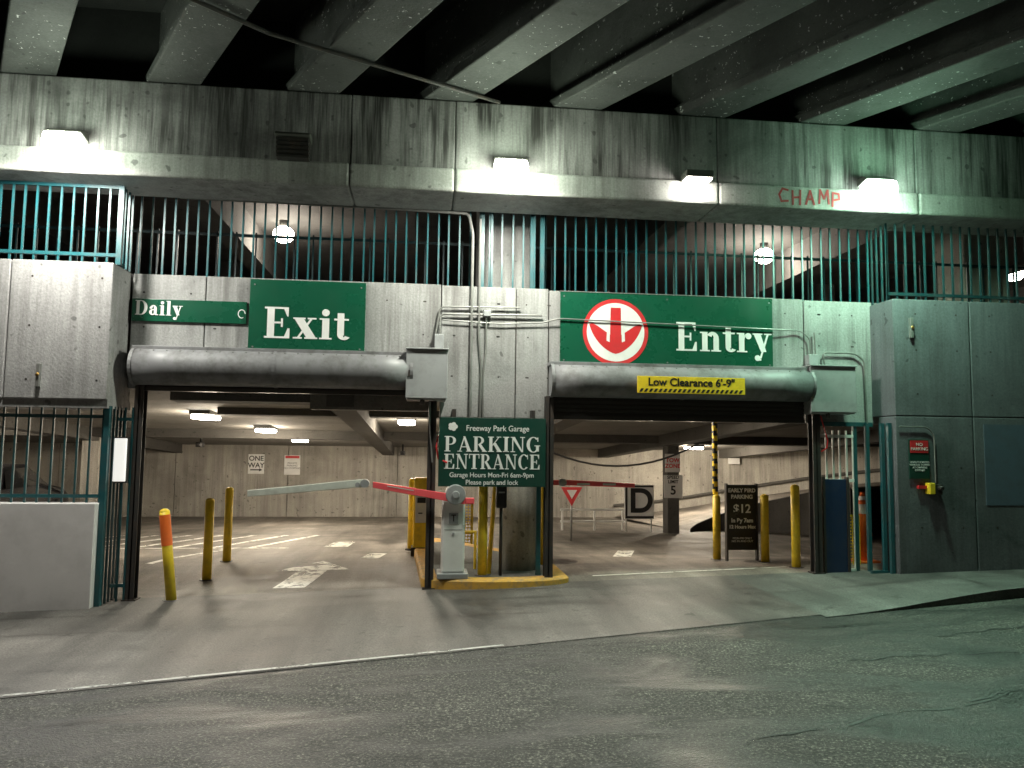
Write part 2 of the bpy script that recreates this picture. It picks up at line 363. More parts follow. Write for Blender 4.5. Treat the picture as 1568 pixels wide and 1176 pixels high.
bm=B()
for i in range(28):
    f=poly(bm,[near[i],near[i+1],far[i+1],far[i]]); f.smooth=True
bmesh.ops.remove_doubles(bm,verts=bm.verts,dist=.0005)
mk('ramp_surface',bm,M['floor'],gar)
bm=B()
for i in range(28):
    a,b=far[i],far[i+1]; f=poly(bm,[a,b,(b[0],b[1],b[2]+2.4),(a[0],a[1],a[2]+2.4)]); f.smooth=True
bmesh.ops.remove_doubles(bm,verts=bm.verts,dist=.0005)
mk('ramp_curved_wall',bm,M['inner'],gar)
bm=B()
for i in range(28):
    a,b=near[i],near[i+1]; 
    poly(bm,[(a[0],a[1]-.0,-.6),(b[0],b[1]-.0,-.6),(b[0],b[1],b[2]+.10),(a[0],a[1],a[2]+.10)])
    poly(bm,[(a[0],a[1],a[2]+.10),(b[0],b[1],b[2]+.10),(b[0]+.05,b[1]+.15,b[2]+.10),(a[0]+.05,a[1]+.15,a[2]+.10)])
bmesh.ops.remove_doubles(bm,verts=bm.verts,dist=.0005)
mk('ramp_inner_kerb',bm,M['dark'],gar)
bm=B(); tube(bm,[Vector((p[0]-.04,p[1]-.06,p[2]+.35)) for p in far[::2]],.05); mk('ramp_wall_guard',bm,M['dark'],gar)
part('interior_column',M['dark'],gar,lambda bm:(box(bm,4.85,5.15,8.3,8.7,-.4,2.3)),.02)
part('interior_column_left',M['inner'],gar,lambda bm:(box(bm,-9.2,-8.8,9,9.4,-.4,2.3)),.02)
part('round_column',M['inner'],gar,lambda bm:cyl(bm,(.20,.62,-.02),(.20,.62,2.5),.255,seg=32))
part('upper_deck_slab',M['ceil'],gar,lambda bm:box(bm,-16,20,.26,16,3.2,3.88))
part('upper_ceiling',M['upceil'],gar,lambda bm:box(bm,-20,24,.3,30,6.3,6.45))
part('upper_ceiling_beams',M['upceil'],gar,lambda bm:[box(bm,x-.2,x+.2,.32,30,5.62,6.32) for x in (-12,-8.3,-4.85,-1.2,3.0,7.0,11,15)])
part('upper_back_wall',M['upceil'],gar,lambda bm:box(bm,-20,24,30,30.3,3.5,6.4))
part('upper_columns',M['facade'],gar,lambda bm:[box(bm,x-.38,x+.38,.7,1.3,3.88,6.32) for x in (-.05,)]+[box(bm,x-.25,x+.25,9,9.5,3.88,6.3) for x in (-6,3.3,9.5)],.02)
part('upper_side_column',M['inner'],gar,lambda bm:box(bm,7.9,8.7,1.6,2.4,3.88,6.32),.02)

# ---------------------------------------------------------------- railings
def bars(bm,x0,x1,y,z0,z1,sp=.14,r=.011,rails=()):
    n=int((x1-x0)/sp)
    for i in range(n+1):
        x=x0+i*(x1-x0)/n+random.uniform(-.006,.006); box(bm,x-r,x+r,y-r,y+r,z0,z1)
    for z in rails: box(bm,x0,x1,y-.02,y+.02,z-.02,z+.02)
def railing(name,segs,mat='teal'):
    bm=B()
    for s in segs: bars(bm,*s[:5],**s[5])
    return mk(name,bm,M[mat])
railing('metal_railing',[(-4.9,-.45,.06,3.9,5.28,dict(rails=(5.2,)))])
railing('metal_railing',[(.45,5.2,.06,3.9,5.28,dict(rails=(5.2,)))])
bm=B(); bars(bm,-.45,.45,.06,3.9,5.28,rails=(5.2,))
for x in (-.42,-.3,.28,.42): box(bm,x-.03,x+.03,.1,.16,3.9,5.3)
mk('metal_railing',bm,M['teal'])
bm=B(); bars(bm,-14,-4.97,-.42,4.0,5.02,rails=(4.98,4.12))
for i in range(4): y=-.42+.12*i; box(bm,-4.97-.011,-4.97+.011,y-.011,y+.011,4.0,5.1)
box(bm,-5.0,-4.94,-.45,-.39,4.0,5.1)
mk('metal_railing',bm,M['teal'])
bm=B(); bars(bm,5.2,20,-.4,3.9,5.0,rails=(4.0,))
for i in range(4): y=-.4+.12*i; box(bm,5.2-.011,5.2+.011,y-.011,y+.011,3.9,5.1)
mk('metal_railing',bm,M['tealdark'])
railing('metal_railing',[(-8,9,1.5,3.88,5.0,dict(sp=.28,rails=(4.95,)))],'tealdark')
bm=B(); bars(bm,-14,-5.05,-.40,1.08,2.22,rails=(2.12,1.16))
bars(bm,-4.98,-4.80,-.15,-.15,2.25,sp=.09,rails=(2.1,.05))
box(bm,-5.03,-4.97,-.45,-.39,-.2,2.25)
mk('metal_fence',bm,M['teal'])
bm=B(); 
for y in (-.38,-.27,-.16,-.05,.05): box(bm,-4.99,-4.965,y-.012,y+.012,-.2,2.25)
mk('metal_fence',bm,M['tealdark'])
def post(name,x,y,z1,w=.055,wy=.07):
    bm=B(); z0=gz(x,y)-.03
    box(bm,x-w,x+w,y-wy,y-wy+.012,z0,z1);box(bm,x-w,x+w,y+wy-.012,y+wy,z0,z1);box(bm,x-.008,x+.008,y-wy,y+wy,z0,z1)
    box(bm,x-w-.03,x+w+.03,y-wy-.02,y+wy+.02,z0,z0+.05)
    mk(name,bm,M['steel'])
post('shutter_guide_post',-4.74,-.08,2.6); post('shutter_guide_post',-1.06,-.08,2.4); post('shutter_guide_post',.5,-.08,2.5); post('shutter_guide_post',4.25,-.08,2.5)
bm=B(); bars(bm,4.36,4.86,-.02,.12,2.1,sp=.1,r=.011,rails=(.16,2.02,1.4)); mk('pedestrian_gate',bm,M['white'])
bm=B()
for x,y in ((4.88,-.02),(5.02,-.1),(5.12,-.3),(5.13,-.45)): box(bm,x-.025,x+.025,y-.025,y+.025,.1,2.2)
box(bm,4.3,5.14,-.06,0,2.16,2.22); box(bm,4.9,5.15,-.35,-.3,.15,.2)
mk('gate_frame',bm,M['teal'])
bb=empty('notice_board')
part('panel',M['blue'],bb,lambda bm:box(bm,4.38,4.70,-.10,-.06,.12,1.42),.01)
part('frame',M['steel'],bb,lambda bm:(box(bm,4.35,4.38,-.12,-.05,.1,1.45),box(bm,4.70,4.73,-.12,-.05,.1,1.45)))

# ---------------------------------------------------------------- roll-up shutters
def hood(name,x0,x1,zc,r,y,slat0,slat1):
    e=empty(name); bm=B()
    n=20
    prof=[(y+r*math.cos(a)*1.0,zc+r*math.sin(a)) for a in [math.radians(60+i*(240/n)) for i in range(n+1)]]
    xs_=[x0+(x1-x0)*i/8 for i in range(9)]
    for a,b in zip(xs_,xs_[1:]):
        for p,q in zip(prof,prof[1:]):
            f=poly(bm,[(a,p[0],p[1]),(b,p[0],p[1]),(b,q[0],q[1]),(a,q[0],q[1])]); f.smooth=True
    for x in (x0,x1): poly(bm,[(x,p[0],p[1]) for p in prof])
    for x in (x0+.01,x1-.01,(x0+x1)/2): 
        pr=[(y+(r+.008)*math.cos(a),zc+(r+.008)*math.sin(a)) for a in [math.radians(60+i*(240/n)) for i in range(n+1)]]
        for p,q in zip(pr,pr[1:]): poly(bm,[(x-.02,p[0],p[1]),(x+.02,p[0],p[1]),(x+.02,q[0],q[1]),(x-.02,q[0],q[1])])
    bmesh.ops.remove_doubles(bm,verts=bm.verts,dist=.0005)
    mk('hood',bm,M['shutter'],e)
    part('ledge',M['shutter'],e,lambda bm:box(bm,x0-.02,x1+.02,y-.1,0.0,zc+r-.03,zc+r+.02),.005)
    def riv(bm):
        x=x0+.1
        while x<x1-.05:
            a=math.radians(125); cyl(bm,(x,y+(r-.002)*math.cos(a),zc+(r-.002)*math.sin(a)),(x,y+(r+.008)*math.cos(a),zc+(r+.008)*math.sin(a)),.010,seg=6); x+=.16
    part('rivets',M['pipe'],e,riv)
    def sl(bm):
        z=slat1
        while z>slat0+.01:
            box(bm,x0+.05,x1-.03,-.10,-.04,z-.05,z-.008); box(bm,x0+.05,x1-.03,-.085,-.05,z-.06,z); z-=.06
        box(bm,x0+.05,x1-.03,-.12,-.02,slat0-.03,slat0+.02)
    part('slats',M['slat'],e,sl); return e
hood('roll_up_shutter',-4.80,-1.33,2.77,.235,-.18,2.50,2.6)
hood('roll_up_shutter',.5,4.13,2.71,.225,-.17,2.22,2.52)
part('exit_lintel',M['ceil'],gar,lambda bm:box(bm,-2.7,-1.1,.3,.55,2.29,2.5))

# ---------------------------------------------------------------- freeway
fw=empty('freeway_overpass')
bm=B(); xj=[-22,-16,-11.5,-7.2,-2.15,-.85,2.6,5.4,8.2,12,18,26]
for a,b in zip(xj,xj[1:]): box(bm,a+.003,b-.003,-.80,-.05,5.28,6.2)
mk('crossbeam',bm,M['beam'],fw,.015)
bm=B()
for a,b in zip(xj,xj[1:]): box(bm,a+.003,b-.003,-.86,-.03,5.0,5.30)
mk('crossbeam_ledge',bm,M['lip'],fw,.03)
part('crossbeam_core',M['deck'],fw,lambda bm:box(bm,-22,26,-.77,-.06,5.05,6.15))
ang=math.radians(29.5); dx,dy=math.sin(ang),-math.cos(ang); px,py=math.cos(ang),math.sin(ang)
bm=B()
def obox(bm,c,L0,L1,w,z0,z1):
    v=[]
    for s in (L0,L1):
        for k in (-w/2,w/2):
            for z in (z0,z1): v.append(bm.verts.new((c[0]+dx*s+px*k,c[1]+dy*s+py*k,z)))
    for f in ((0,1,3,2),(4,6,7,5),(0,4,5,1),(2,3,7,6),(0,2,6,4),(1,5,7,3)): bm.faces.new([v[i] for i in f])
sp=1.68
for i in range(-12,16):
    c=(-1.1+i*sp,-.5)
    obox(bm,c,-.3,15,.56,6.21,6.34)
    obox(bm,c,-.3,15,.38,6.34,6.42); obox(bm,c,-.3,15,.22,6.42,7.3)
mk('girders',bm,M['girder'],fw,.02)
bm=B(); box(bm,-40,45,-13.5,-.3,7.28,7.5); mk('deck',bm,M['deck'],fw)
part('diaphragm',M['deck'],fw,lambda bm:[box(bm,-26,30,y-.1,y+.1,6.6,7.29) for y in (-6.2,-12.5)])
part('drain_pipe',M['steel'],fw,lambda bm:tube(bm,[Vector((-4.3,-3.4,6.17)),Vector((-2.9,-2.2,6.17)),Vector((-.3,-.9,6.17))],.025))
part('girder_bearings',M['deck'],fw,lambda bm:box(bm,-22,26,-.45,-.1,6.2,7.29))
gr=empty('graffiti'); bm=B()
let={'C':[(.8,.9),(.3,1),(0,.55),(.2,.05),(.8,.1)],'H':[(0,1),(.02,0),(.02,.5),(.7,.55),(.72,1.05),(.68,0)],'A':[(0,0),(.4,1),(.75,0),(.6,.4),(.1,.35)],
'M':[(0,0),(.1,1),(.45,.35),(.8,1),(.9,0)],'P':[(0,0),(.05,1),(.6,.95),(.65,.55),(.05,.45)]}
gx=3.42; q_=0
for ci,ch in enumerate('CHAMP'):
    pts=[Vector((gx+p[0]*.15,-.8635,5.06+[.015,-.01,.0,.02,-.012][ci]+p[1]*.18)) for p in let[ch]]
    for i,(a,b) in enumerate(zip(pts,pts[1:])):
        q_+=1
        d=(b-a).normalized(); n=Vector((-d.z,0,d.x))*.014; o=Vector((0,-.00015*(q_%12),0)); a=a-d*.01; b=b+d*.01
        poly(bm,[a+n+o,b+n+o,b-n+o,a-n+o])
    gx+=.185
mk('spray_lettering',bm,M['spray'],gr,fix=False)

# ---------------------------------------------------------------- lamps
def light(name,loc,p,col,parent,kind='POINT',size=.12,rot=None,sx=None,spot=None,blend=.6):
    l=bpy.data.lights.new(name,kind); l.energy=p; l.color=col
    l.shadow_soft_size=size
    if kind=='SPOT': l.spot_size=math.radians(spot); l.spot_blend=blend
    o=bpy.data.objects.new(name,l); COL.objects.link(o); o.location=loc
    if rot: o.rotation_euler=rot
    o.parent=parent; return o
def wallpack(x,z,on,k=0,col=(1,1,1),lens='lens',street_fill=1100):
    e=empty('floodlight'); y=-.86
    bm=B()
    prof=[(y,z+.19),(y-.16,z+.18),(y-.22,z+.14),(y-.22,z+.12),(y,z+.08)]
    A_=[bm.verts.new((x-.21,a,b)) for a,b in prof]; B_=[bm.verts.new((x+.21,a,b)) for a,b in prof]
    bm.faces.new(A_); bm.faces.new(B_[::-1])
    for i in range(5): bm.faces.new((A_[i],B_[i],B_[(i+1)%5],A_[(i+1)%5]))
    mk('housing',bm,M['lamphouse'],e,.01)
    part('bracket',M['lamphouse'],e,lambda bm:box(bm,x-.08,x+.08,y,y+.07,z-.05,z+.15))
    if on:
        bm=B()
        prof=[(y-.02,z+.07),(y-.02,z-.22),(y-.12,z-.26),(y-.23,z-.22),(y-.30,z-.04),(y-.27,z+.12),(y-.2,z+.13)]
        n=len(prof)
        A_=[bm.verts.new((x-.21,a,b)) for a,b in prof]; B_=[bm.verts.new((x+.21,a,b)) for a,b in prof]
        bm.faces.new(A_); bm.faces.new(B_[::-1])
        for i in range(n): bm.faces.new((A_[i],B_[i],B_[(i+1)%n],A_[(i+1)%n]))
        mk('lens',bm,M[lens],e,.05)
        g=(col[0]*.80,col[1],col[2]*.86)
        light('lamp',(x,y-.62,z-.10),72*k,g,e,size=.15)
        light('lamp_downlight',(x,y-.48,z-.25),400*k,col,e,'SPOT',.15,(math.radians(16),0,0),spot=166,blend=.25)
        light('lamp_street_fill',(x,y-.48,z-.25),street_fill*k,col,e,'SPOT',.15,(math.radians(-40),0,0),spot=95,blend=1)  # extra spot added at the fixture to brighten the street in front
    else:
        bm=B()
        for i in range(5): box(bm,x-.19,x+.19,y-.2+.012*i,y-.02,z+.07-.05*i,z+.10-.05*i)
        mk('lens',bm,M['steel'],e)
wallpack(-5.42,5.28,1,1.1,(1,.96,.88),street_fill=1050)
wallpack(-.16,5.24,1,1.1,(1,.98,.86),street_fill=750)
wallpack(4.72,5.24,1,.85,(.56,1,.70),'lensr',street_fill=800)
wallpack(-2.82,5.40,0)
e=empty('downlight')
part('housing',M['lamphouse'],e,lambda bm:box(bm,2.08,2.44,-1.1,-.86,5.27,5.36),.01)
part('lens',M['lens2'],e,lambda bm:box(bm,2.1,2.42,-1.08,-.90,5.245,5.27))
light('lamp',(2.2,-1.00,5.17),22,(1,1,.9),e,size=.05)
WARM=(1,.85,.65)
def uplamp(x,y,z,p,r=.21):
    e=empty('ceiling_lamp')
    part('canopy',M['lamphouse'],e,lambda bm:cyl(bm,(x,y,z+.12),(x,y,6.31),.09))
    bm=B(); bmesh.ops.create_uvsphere(bm,u_segments=20,v_segments=12,radius=r,matrix=Matrix.Translation((x,y,z))@Matrix.Diagonal((1,1,.8,1)))
    for f in bm.faces:f.smooth=True
    mk('globe',bm,M['lens2'],e)
    light('lamp',(x,y,z-r-.12),p,(1,.88,.72),e,size=.1)
uplamp(-4.05,5.3,6.02,85); uplamp(6.1,5.4,6.02,120); uplamp(12.5,6,6.0,60)
def lowlamp(x,y,p,L_=.9):
    e=empty('ceiling_lamp'); z=ceilz(y)
    part('housing',M['lamphouse'],e,lambda bm:box(bm,x-.18,x+.18,y-L_/2,y+L_/2,z-.05,z+.02),.01)
    part('diffuser',M['lens2'],e,lambda bm:box(bm,x-.16,x+.16,y-L_/2+.02,y+L_/2-.02,z-.13,z-.05),.03)
    light('lamp',(x,y,z-.22),p,WARM,e,size=.2)
for x,y,p in ((-5.15,4.4,170),(-4.7,7.6,170),(-4.5,11.2,250),(-1.5,4.9,150),(-10.8,6.2,230),(0.2,11.2,130),(2.6,2.6,90),(7.0,12.4,420)): lowlamp(x,y,p)  # the last lamp is added to brighten the curved ramp wall

# ---------------------------------------------------------------- signs
def board(name,x0,x1,z0,z1,y,mat,th=.03,bev=.004):
    e=empty(name); part('panel',mat,e,lambda bm:box(bm,x0,x1,y,y+th,z0,z1),bev); return e
def bolts(s,pts,y): part('bolts',M['pipe'],s,lambda bm:[cyl(bm,(x,y-.006,z),(x,y+.004,z),.012,seg=8) for x,z in pts])
s=board('exit_sign',-3.46,-1.97,3.0,3.96,-.07,M['green'],.05); serif('lettering','Exit',-3.27,-2.17,-.0735,3.19,.41,M['white'],s)
part('edge',M['steel'],s,lambda bm:box(bm,-3.44,-1.99,-.02,-.001,3.02,3.94)); bolts(s,[(x,z) for x in (-3.40,-2.03) for z in (3.07,3.89)],-.07)
s=board('daily_sign',-4.93,-3.50,3.37,3.66,-.03,M['green'],.028); serif('lettering','Daily',-4.89,-4.30,-.0335,3.45,.19,M['white'],s)
bm=B()
for q in A(-3.56,3.5,.05,.06,0,300,.012,.012): poly(bm,[(a,-.034,b) for a,b in q])
mk('symbol',bm,M['white'],s)
s=board('entry_sign',.65,3.68,2.93,3.94,-.06,M['green'],.04); serif('lettering','Entry',2.27,3.66,-.0635,3.17,.40,M['white'],s); bolts(s,[(x,z) for x in (.70,2.15,3.63) for z in (3.0,3.88)],-.06)
cx_,cz_=1.42,3.40
def disc(bm,r,y,n=48): poly(bm,[(cx_+r*math.cos(2*math.pi*i/n),y,cz_+r*math.sin(2*math.pi*i/n)) for i in range(n)])
part('red_ring',M['red'],s,lambda bm:disc(bm,.46,-.063)); part('white_disc',M['white'],s,lambda bm:disc(bm,.405,-.0645))
def arr(bm):
    for sg in (1,-1):
        n=10; up=[];lo=[]
        for i in range(n+1):
            t=i/n
            lo.append((sg*(.37*math.sin(t*1.25)/math.sin(1.25)), -.30+.40*(t**1.5)))
            up.append((sg*(.28*t), -.08+.18*(t**1.1)))
        up[-1]=(sg*.33,.12)
        for i in range(n):
            poly(bm,[(cx_+lo[i][0],-.066,cz_+lo[i][1]),(cx_+lo[i+1][0],-.066,cz_+lo[i+1][1]),(cx_+up[i+1][0],-.066,cz_+up[i+1][1]),(cx_+up[i][0],-.066,cz_+up[i][1])])
    poly(bm,[(cx_+a,-.0665,cz_+b) for a,b in ((-.08,-.2),(.08,-.2),(.07,.34),(-.07,.34))])
part('arrow',M['red'],s,arr)
part('arrow_white_lines',M['white'],s,lambda bm:[poly(bm,[(cx_+a,-.068,cz_+b) for a,b in ((sg*.085,-.14),(sg*.13,-.12),(sg*.11,.33),(sg*.075,.33))]) for sg in (1,-1)])  # white lines of the logo print, either side of the stem
part('edge_trim',M['pipe'],s,lambda bm:(box(bm,.64,3.69,-.066,-.02,3.94,3.952),box(bm,.64,3.69,-.066,-.02,2.918,2.93)))
s=board('parking_entrance_sign',-.97,.44,1.29,2.19,-.20,M['greend'],.03)
serif('lettering','PARKING',-.90,.37,-.2035,1.745,.20,M['white'],s); serif('lettering','ENTRANCE',-.90,.37,-.2035,1.52,.195,M['white'],s)
text('heading','Freeway Park Garage',-.2,-.202,2.05,.105,M['white'],s,bold=.001,sx=.92); text('hours','Garage Hours Mon-Fri 6am-9pm',-.27,-.202,1.44,.088,M['white'],s,bold=.001,sx=.95)
text('notice','Please park and lock',-.27,-.202,1.345,.088,M['white'],s,bold=.001,sx=.95)
bm=B()
for a in range(5):
    t=a*2*math.pi/5; poly(bm,[(-.79+.035*math.cos(t)+.03*math.cos(u*math.pi/5),-.2022-.0002*a,2.07+.03*math.sin(t)+.03*math.sin(u*math.pi/5)) for u in range(10)])
mk('leaf_emblem',bm,M['white'],s)
part('mount',M['steel'],s,lambda bm:(box(bm,-.8,-.75,-.17,.0,2.1,2.3),box(bm,.25,.3,-.17,.0,2.1,2.3)))
s=board('low_clearance_sign',1.62,3.10,2.545,2.77,-.44,M['yellow'],.02)
text('lettering','Low Clearance 6\'-9"',2.36,-.4425,2.69,.145,M['black'],s,bold=.003,sx=1.0)
def hz(bm):
    x=1.64
    while x<3.04:
        poly(bm,[(x,-.4425,2.56),(x+.035,-.4425,2.56),(x+.065,-.4425,2.605),(x+.03,-.4425,2.605)]); x+=.065
part('hazard_stripes',M['black'],s,hz)
part('brackets',M['steel'],s,lambda bm:[box(bm,x-.015,x+.015,-.42,-.35,2.6,2.75) for x in (1.75,2.95)])
s=board('one_way_sign',-6.75,-6.25,.87,1.5,15.36,M['white'],.02); text('lettering','ONE\nWAY',-6.5,15.355,1.25,.22,M['black'],s,bold=.004)
part('arrow',M['black'],s,lambda bm:(poly(bm,[(-6.68,15.356,.98),(-6.4,15.356,.98),(-6.4,15.356,1.02),(-6.68,15.356,1.02)]),poly(bm,[(-6.4,15.356,.95),(-6.3,15.356,1.0),(-6.4,15.356,1.05)])))
s=board('notice_sign',-5.62,-5.12,.85,1.48,15.36,M['white'],.02); part('header',M['red'],s,lambda bm:box(bm,-5.59,-5.15,15.35,15.358,1.38,1.46))
text('lettering','PRIVATE\nPARKING\nNO STOPPING',-5.37,15.355,1.14,.08,M['steel'],s)
s=board('tow_away_sign',4.76,5.14,1.25,1.7,8.2,M['white'],.02); text('lettering','TOW\nZONE',4.95,8.195,1.47,.14,M['red'],s,bold=.004)
s=board('speed_limit_sign',4.73,5.2,.62,1.18,8.2,M['white'],.02); text('lettering','SPEED\nLIMIT',4.96,8.195,1.07,.11,M['black'],s,bold=.003); text('number','5',4.96,8.195,.80,.3,M['black'],s,bold=.006)
s=board('exit_direction_sign',8.95,9.35,1.35,1.55,14.5,M['white'],.02)
part('bracket',M['steel'],s,lambda bm:box(bm,9.1,9.2,14.52,15.0,1.4,1.5))
s=board('level_sign',3.95,4.72,.03,.90,9.0,M['white'],.04)
part('posts',M['white'],s,lambda bm:[cyl(bm,(x,9.06,-.4),(x,9.06,.9),.02) for x in (4.0,4.66)])
part('black_border',M['black'],s,lambda bm:(box(bm,3.97,4.70,8.99,8.998,.05,.11),box(bm,3.97,4.70,8.99,8.998,.84,.88),box(bm,3.97,4.02,8.99,8.998,.112,.838)))
text('lettering','D',4.38,8.99,.47,.85,M['black'],s,bold=.02)
s=empty('yield_sign')
part('plate',M['red'],s,lambda bm:prism(bm,[(1.77,.98),(2.23,.98),(2.0,.58)],6.0,6.02))
part('plate_centre',M['white'],s,lambda bm:prism(bm,[(1.89,.92),(2.11,.92),(2.0,.73)],5.99,5.998))
part('pole',M['pipe'],s,lambda bm:cyl(bm,(2.0,6.05,-.3),(2.0,6.05,.98),.025))
bm=B(); 
for z in (.12,.42): tube(bm,[Vector((2.4,9.6,z-.2)),Vector((4.1,9.6,z-.2))],.03)
for x in (2.45,3.3,4.05): tube(bm,[Vector((x,9.6,-.4)),Vector((x,9.6,.25))],.03)
mk('pipe_guard_rail',bm,M['white'])
s=empty('early_bird_sign')
part('panel',M['black'],s,lambda bm:box(bm,3.62,4.10,1.50,1.53,.24,1.26),.01)
part('frame',M['steel'],s,lambda bm:(box(bm,3.60,3.625,1.48,1.56,.0,1.28),box(bm,4.095,4.12,1.48,1.56,.0,1.28),box(bm,3.55,4.17,1.35,1.75,.0,.06)))
M['signtext']=paint('bright_sign_lettering',(.95,.95,.93),.5,0)
for t_,z_,sz in (('EARLY BIRD',1.17,.085),('PARKING',1.07,.085),('$12',.88,.19),('In By 7am',.70,.09),('12 Hours Max',.60,.075)): text('line',t_,3.86,1.495,z_,sz,M['signtext'],s,bold=.0035)
text('small_print','MON-FRI ONLY\nNO IN AND OUT',3.86,1.495,.40,.045,M['signtext'],s)
s=board('towing_notice_sign',5.33,5.62,1.45,1.98,-.58,M['greend'],.02); part('header',M['red'],s,lambda bm:box(bm,5.345,5.605,-.586,-.581,1.80,1.965))
text('lettering','NO\nPARKING',5.475,-.588,1.88,.06,M['white'],s); text('small_print','UNAUTHORIZED\nVEHICLES TOWED\nAT OWNERS\nEXPENSE',5.475,-.584,1.62,.036,M['white'],s)
ib=empty('intercom_box')
part('box',M['yellow'],ib,lambda bm:box(bm,5.56,5.64,-.66,-.55,1.25,1.40),.01)
part('cover',M['steel'],ib,lambda bm:(box(bm,5.64,5.76,-.64,-.55,1.24,1.38),cyl(bm,(5.70,-.64,1.34),(5.70,-.72,1.33),.03)),.01)
part('handle',M['red'],ib,lambda bm:box(bm,5.44,5.56,-.60,-.555,1.32,1.36))
part('conduit',M['pipe'],ib,lambda bm:tube(bm,rnd([(5.7,-.58,1.40),(5.7,-.58,2.05),(5.60,-.58,2.15),(5.2,-.58,2.15)]),.01))
s=board('entrance_placard',-4.97,-4.83,1.33,1.86,-.25,emit('glowing_placard_face',(1,.97,.9),.8),.04)  # the placard's bright white is put in as emission
part('frame',M['steel'],s,lambda bm:box(bm,-4.99,-4.81,-.21,-.17,1.31,1.88))
for x,z,y in ((-5.75,2.6,-.57),(5.42,3.5,-.57)):
    e=empty('wall_bracket'); part('plate',M['pipe'],e,lambda bm:box(bm,x-.02,x+.02,y-.03,y+.03,z-.14,z+.14),.004)
    part('bolt',M['kerby'],e,lambda bm:cyl(bm,(x,y-.05,z),(x,y,z+.02),.018))
bm=B()
rr=random.Random(3)
for i in range(60):
    x=rr.choice([-4.8,-4.2,-3.9,-1.7,-1.2,-.8,-.2,.2,.5,3.9,4.4,4.9])+rr.uniform(-.02,.02); z=rr.choice([2.75,3.3,3.75])
    cyl(bm,(x,-.001,z),(x,.01,z),.012,seg=8)
for x in (-5.1,-5.9,-6.5,-7.4):
    for z in (2.55,3.2,3.8): cyl(bm,(x,-.552,z),(x,-.54,z),.014,seg=8)
for x in (5.5,6.1,6.6,7.4,8.1):
    for z in (.8,1.6,2.6,3.2,3.7): cyl(bm,(x,-.552,z),(x,-.54,z),.014,seg=8)
mk('form_tie_holes',bm,M['steel'],gar)

# ---------------------------------------------------------------- electrical boxes and conduit
def ebox(x0,x1,z0,z1,y0=-.42):
    e=empty('electrical_box')
    part('enclosure',M['ebox'],e,lambda bm:box(bm,x0,x1,y0+.02,-.02,z0,z1),.01)
    part('door',M['ebox'],e,lambda bm:box(bm,x0-.01,x1+.01,y0,y0+.018,z0+.02,z1+.01),.006)
    part('hood_lip',M['ebox'],e,lambda bm:box(bm,x0-.02,x1+.02,y0-.03,-.01,z1+.012,z1+.03),.004)
    part('latch',M['steel'],e,lambda bm:(box(bm,x0+.02,x0+.05,y0-.015,y0,z0+.3,z0+.38),cyl(bm,(lerp(x0,x1,.4),y0+.05,z0-.06),(lerp(x0,x1,.4),y0+.05,z0+.02),.03)))
ebox(-1.40,-.89,2.40,3.04,-.40); ebox(4.10,4.74,2.32,2.96,-.32)
cd=empty('electrical_conduit'); bm=B()
Y=-.05
def cpipe(pts,r=.014): tube(bm,rnd([(x,y,z) for x,y,z in pts],.07),r)
cpipe([(-4.4,-.02,5.02),(-1.6,-.02,5.0),(-.62,-.02,4.98),(-.56,Y,4.7),(-.56,Y,2.2),(-.56,Y,1.9)],.02)
cpipe([(-.46,Y,4.9),(-.46,Y,3.3),(-.42,Y,2.9),(-.44,Y,1.5)],.016)
cpipe([(-.36,Y,3.6),(-.36,Y,3.1),(-.40,Y,2.7),(-.38,Y,1.7)])
cpipe([(-.98,Y,3.06),(-.98,Y,3.58),(.4,Y,3.60)],.014)
cpipe([(-1.04,Y,3.3),(-.98,Y,3.68),(.1,Y,3.70)],.012)
cpipe([(-.95,Y,3.5),(-.2,Y,3.47),(.4,Y,3.5),(.62,-.09,3.56),(3.72,-.10,3.50),(4.1,Y,3.5),(4.23,Y,3.4),(4.25,Y,3.0)],.010)
cpipe([(4.3,Y,3.48),(4.32,Y,3.0)],.012); cpipe([(4.45,Y,3.0),(4.42,Y,3.2),(4.9,Y,3.2),(5.04,Y,3.1),(5.06,Y,2.3),(5.06,Y,1.6)],.014)
cpipe([(-1.1,-.2,2.42),(-1.1,-.16,2.2),(-1.05,-.17,1.6)],.012)
mk('pipes',bm,M['pipe'],cd)
part('junction_boxes',M['ebox'],cd,lambda bm:(box(bm,-1.05,-.93,-.11,-.001,3.06,3.3),box(bm,-.40,-.30,-.11,-.001,3.56,3.64),box(bm,4.18,4.32,-.12,-.001,3.02,3.16)),.006)
cb=empty('red_cable'); bm=B(); tube(bm,[Vector((-.98,-.12,1.95)),Vector((-1.0,-.16,1.8)),Vector((-.97,-.16,1.65)),Vector((-.86,-.22,1.6))],.012); mk('cable',bm,M['red'],cb)
cb=empty('red_cable'); bm=B(); tube(bm,[Vector((4.33,-.12,2.3)),Vector((4.42,-.14,1.95)),Vector((4.40,-.14,1.85)),Vector((4.33,-.12,1.8))],.01); mk('cable',bm,M['red'],cb)
hh=empty('hanging_hose'); bm=B(); tube(bm,[Vector((1.2+i*.25,5,1.46+.62*((i-6)/8)**2)) for i in range(14)],.02); mk('hose',bm,M['black'],hh)
for x,y in ((-6.9,10.5),(-1.8,14)):
    e=empty('security_camera'); z=ceilz(y)
    part('mount',M['black'],e,lambda bm:cyl(bm,(x,y,z-.2),(x,y,z),.03)); part('body',M['black'],e,lambda bm:(box(bm,x-.07,x+.07,y-.25,y+.1,z-.33,z-.2),cyl(bm,(x,y-.25,z-.265),(x,y-.3,z-.27),.05)),.02)

